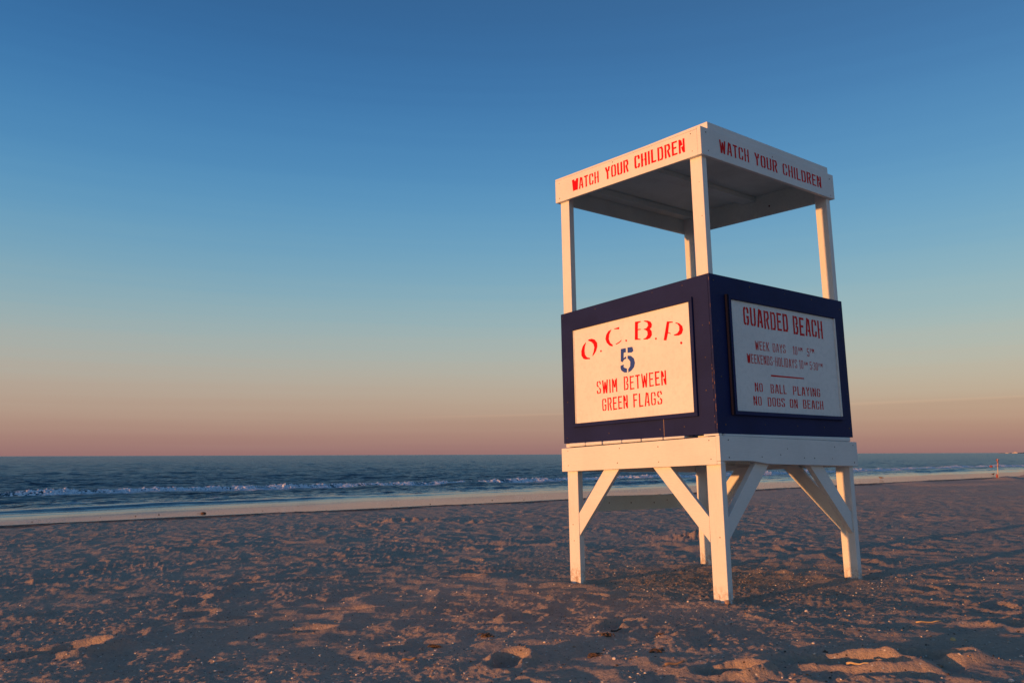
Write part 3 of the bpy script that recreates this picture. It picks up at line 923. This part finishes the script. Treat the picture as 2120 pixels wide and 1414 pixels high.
lettering([('WEEK', -.428, 1.888, -.238, 1.961), ('DAYS', -.189, 1.889, -.008, 1.962), ('10', .099, 1.889, .162, 1.963), ('AM', .175, 1.926, .240, 1.959),
           ('5', .308, 1.888, .341, 1.962), ('PM', .355, 1.925, .418, 1.962)], 'X', SB, sign_r, M['red'], th=.10)
lettering([('WEEKENDS-HOLIDAYS', -.544, 1.776, .145, 1.851)], 'X', SB, sign_r, M['red'], th=.10, bold_first=True)
lettering([('10', .179, 1.775, .236, 1.852), ('AM', .248, 1.810, .304, 1.840), ('5:30', .335, 1.777, .456, 1.849), ('PM', .470, 1.811, .532, 1.843)], 'X', SB, sign_r, M['red'], th=.09)
lettering([('NO', -.467, 1.556, -.363, 1.628), ('BALL', -.257, 1.554, -.037, 1.627), ('PLAYING', .056, 1.553, .461, 1.626),
           ('NO', -.496, 1.447, -.389, 1.520), ('DOGS', -.308, 1.447, -.072, 1.520), ('ON', -.003, 1.446, .110, 1.520), ('BEACH', .189, 1.447, .495, 1.521)], 'X', SB, sign_r, M['red'], th=.115)
bm = bmesh.new()
pts = [(-.243, 1.6915), (-.235, 1.6875), (.228, 1.6930), (.234, 1.6975), (.228, 1.7025), (-.236, 1.7005)]
bm.faces.new([bm.verts.new((SB, p, q)) for p, q in pts])
part('dividing_line', bm, M['red'], sign_r)
POLY = {
 'O1':[(-0.529, 2.119), (-0.568, 2.091), (-0.589, 2.05), (-0.589, 2.007), (-0.565, 1.974), (-0.534, 1.964), (-0.479, 1.959), (-0.478, 1.969), (-0.517, 1.981), (-0.541, 2.008), (-0.546, 2.044), (-0.54, 2.082), (-0.525, 2.112)],
 'O2':[(-0.499, 2.131), (-0.487, 2.141), (-0.448, 2.14), (-0.41, 2.126), (-0.382, 2.093), (-0.38, 2.058), (-0.397, 2.022), (-0.42, 1.998), (-0.445, 1.981), (-0.446, 1.99), (-0.43, 2.019), (-0.419, 2.056), (-0.429, 2.089), (-0.455, 2.112)],
 'C1':[(-0.197, 2.182), (-0.236, 2.173), (-0.264, 2.147), (-0.276, 2.11), (-0.262, 2.074), (-0.227, 2.042), (-0.191, 2.03), (-0.189, 2.044), (-0.22, 2.067), (-0.234, 2.104), (-0.227, 2.141), (-0.205, 2.171)],
 'C2':[(-0.164, 2.183), (-0.103, 2.187), (-0.106, 2.167), (-0.147, 2.175), (-0.165, 2.178)],
 'C3':[(-0.154, 2.046), (-0.112, 2.058), (-0.083, 2.072), (-0.086, 2.061), (-0.113, 2.047), (-0.149, 2.039)],
 'B1':[(0.082, 2.199), (0.149, 2.193), (0.147, 2.186), (0.116, 2.18), (0.112, 2.132), (0.143, 2.128), (0.143, 2.121), (0.111, 2.122), (0.107, 2.052), (0.138, 2.044), (0.135, 2.037), (0.072, 2.046)],
 'B2':[(0.183, 2.19), (0.225, 2.184), (0.257, 2.168), (0.27, 2.144), (0.264, 2.12), (0.245, 2.111), (0.264, 2.088), (0.265, 2.056), (0.245, 2.034), (0.211, 2.027), (0.169, 2.034), (0.169, 2.039), (0.198, 2.045), (0.218, 2.067), (0.215, 2.096), (0.192, 2.111), (0.176, 2.117), (0.177, 2.121), (0.207, 2.123), (0.227, 2.141), (0.221, 2.167), (0.182, 2.185)],
 'P1':[(0.431, 2.14), (0.493, 2.127), (0.491, 2.119), (0.455, 2.123), (0.439, 2.051), (0.467, 2.036), (0.463, 2.032), (0.437, 2.044), (0.417, 1.987), (0.388, 1.993)],
 'P2':[(0.521, 2.116), (0.558, 2.102), (0.587, 2.075), (0.593, 2.043), (0.578, 2.015), (0.547, 2.006), (0.499, 2.013), (0.498, 2.021), (0.531, 2.026), (0.554, 2.046), (0.556, 2.077), (0.54, 2.1), (0.52, 2.108)],
 'F1':[(-0.095, 1.993), (-0.037, 1.993), (-0.036, 1.957), (-0.062, 1.956), (-0.066, 1.91), (-0.036, 1.922), (-0.036, 1.901), (-0.06, 1.898), (-0.079, 1.877), (-0.101, 1.887)],
 'F2':[(-0.016, 1.995), (0.04, 1.992), (0.051, 1.957), (0.032, 1.945), (-0.017, 1.949)],
 'F3':[(-0.018, 1.925), (0.021, 1.918), (0.054, 1.89), (0.063, 1.852), (0.05, 1.818), (0.019, 1.793), (-0.016, 1.781), (-0.018, 1.808), (0.006, 1.831), (0.01, 1.867), (-0.005, 1.891), (-0.02, 1.898)],
 'F4':[(-0.105, 1.849), (-0.072, 1.856), (-0.063, 1.846), (-0.073, 1.84), (-0.064, 1.829), (-0.031, 1.816), (-0.034, 1.783), (-0.066, 1.787), (-0.097, 1.807), (-0.107, 1.831)],
 'D0':[(-0.326, 2.01), (-0.329, 2.017), (-0.336, 2.02), (-0.344, 2.019), (-0.347, 2.013), (-0.345, 2.006), (-0.337, 2.002), (-0.33, 2.004)],
 'D1':[(-0.018, 2.054), (-0.021, 2.061), (-0.028, 2.065), (-0.035, 2.063), (-0.038, 2.057), (-0.035, 2.051), (-0.029, 2.047), (-0.022, 2.048)],
 'D2':[(0.316, 2.018), (0.313, 2.025), (0.306, 2.028), (0.299, 2.027), (0.296, 2.021), (0.298, 2.014), (0.305, 2.01), (0.312, 2.012)],
 'D3':[(0.579, 1.942), (0.576, 1.951), (0.568, 1.955), (0.56, 1.953), (0.556, 1.946), (0.559, 1.938), (0.567, 1.933), (0.575, 1.935)],
}


def flat_shapes(name, keys, mat):
    bm = bmesh.new()
    for k in keys:
        f = bm.faces.new([bm.verts.new((x, SA, z)) for x, z in POLY[k]])
        f.normal_update()
    bmesh.ops.triangulate(bm, faces=bm.faces)
    for f in bm.faces:
        f.normal_update()
        if f.normal.y > 0: f.normal_flip()
    for v in bm.verts: v.co = W(v.co)
    me = bpy.data.meshes.new(name); bm.to_mesh(me); bm.free()
    return link(name, me, mat, sign_l)


for ks in (['O1', 'O2'], ['C1', 'C2', 'C3'], ['B1', 'B2'], ['P1', 'P2']): flat_shapes('letter', ks, M['red'])
for ks in ('D0', 'D1', 'D2', 'D3'): flat_shapes('full_stop', [ks], M['red'])
flat_shapes('numeral', ['F1', 'F2', 'F3', 'F4'], M['blue'])

# ------------------------------------------------------------------ things lying on the sand
M['shell'] = simple('pale_shell', (.66, .56, .48), .5, .25, 60)
M['stone'] = simple('tan_pebble', (.42, .26, .17), .75, .3, 50)
M['dark'] = simple('dark_grit', (.055, .04, .032), .8, .4, 50)
M['weed'] = simple('dried_seaweed', (.13, .075, .042), .85, .5, 60)
M['straw'] = simple('bleached_reed', (.62, .42, .20), .7, .3, 40)
M['drift'] = simple('driftwood', (.27, .17, .11), .8, .35, 40)
M['crab'] = simple('brown_shell_case', (.11, .055, .03), .6, .4, 20)
M['redcloth'] = simple('red_cloth', (.38, .07, .06), .8, .2, 20)
M['pole'] = simple('pale_pole', (.55, .42, .35), .7, .2, 20)


def lump_mesh(bm, c, sx_, sy_, sz_, seed, sub=2, rough=.18, rot=0.0):
    r_ = np.random.default_rng(seed)
    res = bmesh.ops.create_icosphere(bm, subdivisions=sub, radius=1)
    ph = r_.uniform(0, 6.28, 6)
    for v in res['verts']:
        p = v.co.copy()
        k = 1 + rough * (math.sin(p.x * 3 + ph[0]) * math.sin(p.y * 3.3 + ph[1]) + .6 * math.sin(p.z * 5 + ph[2] + p.x * 4) + .4 * math.sin(p.y * 9 + ph[3]))
        q = Vector((p.x * sx_ * k, p.y * sy_ * k, p.z * sz_ * k))
        q.rotate(Matrix.Rotation(rot, 3, 'Z'))
        v.co = q + Vector(c)


def thing_mesh(name, bm, mat, x, y, dz, label, cat, group=None, smooth_=True):
    bmesh.ops.recalc_face_normals(bm, faces=bm.faces)
    me = bpy.data.meshes.new(name); bm.to_mesh(me); bm.free()
    for p in me.polygons: p.use_smooth = smooth_
    o = link(name, me, mat)
    o.location = (x, y, zat(x, y) + dz)
    return tag(o, label, cat, group)


def pebble(name, x, y, s, mat, label, cat, seed, flat=.6, dz=None):
    bm = bmesh.new(); lump_mesh(bm, (0, 0, 0), s, s * .75, s * flat, seed, rot=seed * .7)
    return thing_mesh(name, bm, mat, x, y, s * flat * .35 if dz is None else dz, label, cat)


pebble('pebble', 1.545, 5.985, .024, M['stone'], 'round orange tan pebble touching the foot of the nearest leg', 'pebble', 1, .85)
pebble('pebble', 1.285, 6.10, .014, M['shell'], 'small pale stone on the sand left of the nearest leg', 'pebble', 2)
pebble('seashell', 2.235, 3.78, .014, M['shell'], 'pale rounded shell at the lower right corner of the view', 'shell', 3)
pebble('pebble', 2.45, 4.66, .015, M['straw'], 'yellow lump on the sand right of the straw stick', 'pebble', 4, .9)
pebble('pebble', 1.63, 4.38, .016, M['crab'], 'dark brown stone half buried below the stand', 'pebble', 5)
pebble('seashell', 1.98, 5.62, .016, M['shell'], 'whitish shell standing on sand between the right leg and the straw stick', 'shell', 6, .8)
pebble('seashell', .52, 4.32, .011, M['shell'], 'tiny white shell below the dark seaweed clump', 'shell', 8, .8)
pebble('pebble', 2.06, 4.07, .018, M['drift'], 'brown flat stone on the sand at lower right', 'pebble', 9, .5)


def rod(bm, pts, r0, r1, seg=6):
    rings = []
    n = len(pts)
    for i, p in enumerate(pts):
        d = (Vector(pts[min(i + 1, n - 1)]) - Vector(pts[max(i - 1, 0)])).normalized()
        up = Vector((0, 0, 1)) if abs(d.z) < .9 else Vector((1, 0, 0))
        a = d.cross(up).normalized(); b_ = a.cross(d).normalized()
        r_ = r0 + (r1 - r0) * i / (n - 1)
        rings.append([bm.verts.new(Vector(p) + (a * math.cos(t * 2 * math.pi / seg) + b_ * math.sin(t * 2 * math.pi / seg)) * r_) for t in range(seg)])
    for i in range(n - 1):
        for t in range(seg):
            bm.faces.new((rings[i][t], rings[i][(t + 1) % seg], rings[i + 1][(t + 1) % seg], rings[i + 1][t]))
    bm.faces.new(rings[0]); bm.faces.new(list(reversed(rings[-1])))


def stick(name, x, y, L, a, r, mat, label, cat, rise=.01):
    bm = bmesh.new()
    pts = []
    for k in range(6):
        t = k / 5 - .5
        pts.append((math.cos(a) * L * t, math.sin(a) * L * t, .3 * r + rise * (t + .5) + .004 * math.sin(k * 1.7)))
    z0 = zat(x, y)
    rod(bm, pts, r, r * .7)
    return thing_mesh(name, bm, mat, x, y, .006, label, cat)


stick('reed', 2.55, 5.12, .16, .05, .0045, M['straw'], 'thin straw coloured reed lying on the sand right of the stand', 'reed', .004)
stick('driftwood_stick', -.54, 4.37, .075, -.1, .007, M['drift'], 'short reddish brown piece of driftwood on the near sand', 'driftwood')
stick('driftwood_stick', 1.64, 4.0, .10, -.6, .006, M['straw'], 'orange lit sliver of wood beside a print at the lower edge', 'driftwood', .012)
stick('driftwood_stick', .80, 4.16, .10, .1, .007, M['drift'], 'dark twig lying beside the rounded print in the near sand', 'driftwood')
stick('driftwood_stick', .62, 5.05, .09, .5, .006, M['dark'], 'dark bent twig above the seaweed clump', 'driftwood')


def weed_clump(x, y, s, seed, label, mat='weed'):
    r_ = np.random.default_rng(seed)
    bm = bmesh.new()
    for k in range(9):
        a = r_.uniform(0, 3.14); L = s * r_.uniform(.5, 1.1)
        cx_, cy_ = r_.normal(0, s * .35), r_.normal(0, s * .18)
        pts = [(cx_ + math.cos(a) * L * (t - .5) + r_.normal(0, s * .05), cy_ + math.sin(a) * L * .5 * (t - .5) + r_.normal(0, s * .04), .004 + s * .12 * math.sin(t * 3.1) + r_.uniform(0, .006)) for t in np.linspace(0, 1, 6)]
        rod(bm, pts, s * .05, s * .025, 5)
    for k in range(4):
        lump_mesh(bm, (r_.normal(0, s * .3), r_.normal(0, s * .15), .004), s * .22, s * .14, s * .10, seed + k, 1, .3)
    return thing_mesh('seaweed_clump', bm, M[mat], x, y, .0, label, 'seaweed')


weed_clump(.55, 4.86, .065, 51, 'largest dark seaweed clump on the near sand below the stand')
weed_clump(-.16, 5.0, .075, 52, 'ragged brown seaweed clump left of the dark one below the stand')
weed_clump(-.44, 4.72, .06, 53, 'small dark seaweed scrap above the driftwood piece')
weed_clump(.42, 4.42, .075, 54, 'low brown seaweed strands between the two near footprints')
weed_clump(.78, 4.50, .06, 55, 'thin brown seaweed scrap right of the low strands')
weed_clump(.85, 4.86, .035, 56, 'tiny dark seaweed tuft right of the largest clump')

# horseshoe crab case and shore birds on the wet strip
x, y = -9.6, 25.42
bm = bmesh.new(); lump_mesh(bm, (0, 0, .02), .085, .06, .04, 61, 2, .1, .1)
crab = thing_mesh('crab_shell', bm, M['crab'], x, y, .0, 'dark brown domed crab shell stranded on the wet sand', 'crab shell')
bm = bmesh.new(); rod(bm, [(-.07, 0, .02), (-.13, .01, .012), (-.21, .0, .010)], .008, .002)
bmesh.ops.recalc_face_normals(bm, faces=bm.faces)
me = bpy.data.meshes.new('tail'); bm.to_mesh(me); bm.free(); link('tail', me, M['crab'], crab)

M['bird_back'] = simple('brown_feathers', (.16, .10, .075), .8, .4, 30)
M['bird_belly'] = simple('white_feathers', (.6, .55, .5), .8, .15, 30)


def shore_bird(x, y, heading, s, label):
    root = bpy.data.objects.new('shorebird', None); COL.objects.link(root)
    root.location = (x, y, zat(x, y)); root.rotation_euler = (0, 0, heading); root.scale = (s, s, s)
    tag(root, label, 'bird', 'small birds on the wet sand')
    def add_(name, bm, mat):
        bmesh.ops.recalc_face_normals(bm, faces=bm.faces)
        me = bpy.data.meshes.new(name); bm.to_mesh(me); bm.free()
        for p in me.polygons: p.use_smooth = True
        return link(name, me, mat, root)
    bm = bmesh.new()                      # body, neck, head in one tapering skin
    rod(bm, [(-.16, 0, .115), (-.10, 0, .12), (-.04, 0, .125), (.03, 0, .13), (.065, 0, .145), (.085, 0, .175), (.105, 0, .195), (.125, 0, .192)], .01, .012, 10)
    prof = [.010, .022, .042, .048, .036, .020, .024, .010]
    bm.verts.ensure_lookup_table()
    for i in range(8):
        ring = bm.verts[i * 10:(i + 1) * 10]
        c = sum((v.co for v in ring), Vector()) / 10
        for v in ring: v.co = c + (v.co - c).normalized() * prof[i]
    add_('body', bm, M['bird_back'])
    bm = bmesh.new(); lump_mesh(bm, (.0, 0, .108), .075, .034, .032, 3, 2, .02); add_('belly', bm, M['bird_belly'])
    for sy in (-1, 1):
        bm = bmesh.new(); rod(bm, [(-.005, sy * .016, .10), (-.012, sy * .017, .05), (.0, sy * .018, .0)], .005, .004); add_('leg', bm, M['dark'])
        bm = bmesh.new(); lump_mesh(bm, (-.05, sy * .036, .13), .085, .012, .028, 5, 2, .05); add_('wing', bm, M['bird_back'])
    bm = bmesh.new(); rod(bm, [(.125, 0, .190), (.155, 0, .183), (.18, 0, .175)], .005, .002); add_('beak', bm, M['dark'])
    return root


def pxground(u, v):
    return xy_of(u, v)


shore_bird(25.6, 56.6, 2.7, 1.15, 'brown bird feeding alone on the wet sand right of the stand')
shore_bird(37.5, 63.5, .4, 1.1, 'tiny dark bird standing left of the marker pole')

# marker pole with flag ribbon
px_, py_ = 28.2, 47.3
pole = bpy.data.objects.new('marker_pole', None); COL.objects.link(pole)
pz = zat(px_, py_)
pole.location = (px_, py_, pz)
tag(pole, 'thin leaning marker pole with red flag cloth standing by the far sand bank', 'pole')
def child(name, bm, mat, par, sm=True):
    bmesh.ops.recalc_face_normals(bm, faces=bm.faces)
    me = bpy.data.meshes.new(name); bm.to_mesh(me); bm.free()
    for p in me.polygons: p.use_smooth = sm
    return link(name, me, mat, par)
bm = bmesh.new(); rod(bm, [(0, 0, -.2), (.02, 0, .45), (.06, 0, 1.10)], .028, .020, 8); child('shaft', bm, M['pole'], pole)
bm = bmesh.new()
prev = None
for k in range(9):
    z = 1.08 - k * .055; w_ = .05 + .035 * math.sin(k * .9 + .4)
    row = [bm.verts.new((.068 - (1.08 - z) * .055 - w_ * j * .8, .03 * math.sin(k * 1.1 + j * 1.4), z)) for j in (-.8, 0, .8, 1.4)]
    if prev:
        for j in range(3): bm.faces.new((prev[j], prev[j + 1], row[j + 1], row[j]))
    prev = row
fl = child('flag', bm, M['redcloth'], pole)
sol = fl.modifiers.new('thick', 'SOLIDIFY'); sol.thickness = .012
bm = bmesh.new(); lump_mesh(bm, (-.06, 0, .10), .05, .04, .13, 9, 2, .2); child('base_cloth', bm, M['redcloth'], pole)
# swimmer's buoy seen beyond, just off the water's edge
bm = bmesh.new(); lump_mesh(bm, (0, 0, .10), .19, .15, .12, 71, 2, .3)
bu, bv = 40.0, 78.0
bx, by = 59.2, 100.5
o = child('buoy', bm, M['redcloth'], None)
o.location = (bx, by, SEA_Z + .12)
tag(o, 'small red float on the shallow water left of the marker pole', 'float')

# ------------------------------------------------------------------ far shore buildings at the right end of the horizon
M['farwall'] = simple('far_pale_wall', (.50, .42, .40), .8, .1, .05)
M['farland'] = simple('far_land', (.16, .13, .12), .9, .3, .02)
FX, FY = 1780.0, 2870.0
hall = bpy.data.objects.new('domed_building', None); COL.objects.link(hall)
hall.location = (FX, FY, SEA_Z); hall.rotation_euler = (0, 0, -.55); hall.scale = (.30, .30, .40)
tag(hall, 'pale domed building catching sun on the far right horizon', 'building')
def fbox(name, par, x0, x1, y0, y1, z0, z1, mat):
    bm = bmesh.new(); bm_box(bm, x0, x1, y0, y1, z0, z1, 0); return child(name, bm, mat, par, False)
fbox('wall', hall, -20, 20, -12, 12, 0, 9, M['farwall'])
bm = bmesh.new(); lump_mesh(bm, (0, 0, 9), 13, 11, 7, 2, 3, .02); child('dome', bm, M['farwall'], hall)
fbox('wing', hall, -34, -20.5, -8, 8, 0, 5.5, M['farwall'])
wh = fbox('warehouse', None, -16, 16, -8, 8, 0, 6, M['farwall'])
wh.scale = (.3, .3, .3); wh.location = (FX - 22, FY + 14, SEA_Z); wh.rotation_euler = (0, 0, -.55); tag(wh, 'low pale building left of the domed one on the horizon', 'building')
spit = bmesh.new(); lump_mesh(spit, (0, 0, 0), 150, 30, 3.0, 5, 4, .25)
o = child('far_shore', spit, M['farland'], None); o.location = (FX + 120, FY + 12, SEA_Z - .5); o.rotation_euler = (0, 0, -.5)
tag(o, 'low strip of far shore on the horizon', kind='structure')

# ------------------------------------------------------------------ shell grit scattered over the sand
def scatter(name, mat, pts, smin, smax, seed, label):
    r_ = np.random.default_rng(seed)
    n = len(pts)
    base = np.array([(1, 0, 0), (.25, .8, .1), (-.7, .5, 0), (-.8, -.45, .1), (.2, -.85, 0), (0, 0, .7), (0, 0, -.6)], np.float32)
    tri = np.array([(0, 1, 5), (1, 2, 5), (2, 3, 5), (3, 4, 5), (4, 0, 5), (1, 0, 6), (2, 1, 6), (3, 2, 6), (4, 3, 6), (0, 4, 6)])
    s = smin * (smax / smin) ** (r_.random(n) ** 2.2)
    a = r_.uniform(0, 6.28, n); tilt = r_.normal(0, .5, n); fl = r_.uniform(.35, .9, n); el = r_.uniform(.45, 1, n)
    V = np.repeat(base[None], n, 0) * s[:, None, None]
    V[:, :, 1] *= el[:, None]; V[:, :, 2] *= fl[:, None]
    y2 = V[:, :, 1] * np.cos(tilt)[:, None] - V[:, :, 2] * np.sin(tilt)[:, None]; z2 = V[:, :, 1] * np.sin(tilt)[:, None] + V[:, :, 2] * np.cos(tilt)[:, None]
    x3 = V[:, :, 0] * np.cos(a)[:, None] - y2 * np.sin(a)[:, None]; y3 = V[:, :, 0] * np.sin(a)[:, None] + y2 * np.cos(a)[:, None]
    z = beach_height(pts[:, 0], pts[:, 1])
    co = np.stack([x3 + pts[:, 0][:, None], y3 + pts[:, 1][:, None], z2 + z[:, None] + (s * .25)[:, None]], -1).reshape(-1, 3)
    F = (tri[None] + (np.arange(n) * 7)[:, None, None]).reshape(-1, 3)
    me = bpy.data.meshes.new(name)
    me.vertices.add(len(co)); me.vertices.foreach_set('co', co.astype(np.float32).ravel())
    me.loops.add(F.size); me.loops.foreach_set('vertex_index', F.ravel().astype(np.int32))
    me.polygons.add(len(F)); me.polygons.foreach_set('loop_start', np.arange(0, F.size, 3, dtype=np.int32)); me.polygons.foreach_set('loop_total', np.full(len(F), 3, np.int32))
    me.update(calc_edges=True)
    return tag(link(name, me, mat), label, 'shells' if 'shell' in name else 'grit', kind='stuff')


def field(n, seed, rmax=34, rmin=3.6, patches=()):
    r_ = np.random.default_rng(seed)
    th = R(1) * r_.uniform(-38, 37, n); r = rmin * (rmax / rmin) ** r_.random(n)
    P = np.stack([r * np.sin(th), r * np.cos(th)], -1)
    # clumped: keep where a broad noise is high
    keep = per(lump, 22, P[:, 0] * 2.0, P[:, 1] * 2.0) + .6 * r_.standard_normal(n) > .1
    P = P[keep]
    ex = [np.stack([r_.normal(cx_, sx_, m_), r_.normal(cy_, sy_, m_)], -1) for cx_, cy_, sx_, sy_, m_ in patches]
    P = np.concatenate([P] + ex)
    u, v = uv_of(P[:, 0], P[:, 1])
    return P[u < 18.2]


UNDER = (2.0, 7.4, .9, .8, 1500)
scatter('shell_fragments', M['shell'], field(20000, 81, patches=[(2.0, 7.2, .9, .7, 500), (2.1, 5.4, .35, .4, 160), (3.0, 7.0, 1.0, .6, 260)]),   .0016, .013, 82, 'pale shell fragments scattered over the dry sand')
scatter('pebble_grit', M['stone'], field(14000, 83, patches=[UNDER]), .002, .011, 84, 'tan pebbles and coarse grit scattered over the dry sand')
scatter('dark_grit', M['dark'], field(12000, 85, patches=[UNDER]), .0018, .010, 86, 'dark bits of weed and grit scattered over the dry sand')
r_ = np.random.default_rng(91)
vv = r_.uniform(-18, 60, 260); uu = bermline(vv) + 1.2 + r_.gamma(2, 1.1, 260)
P = np.stack(xy_of(uu, vv), -1)
scatter('wrack_specks', M['dark'], P[uu < waterline(vv) - .3], .008, .035, 92, 'dark specks of wrack strewn along the wet sand')
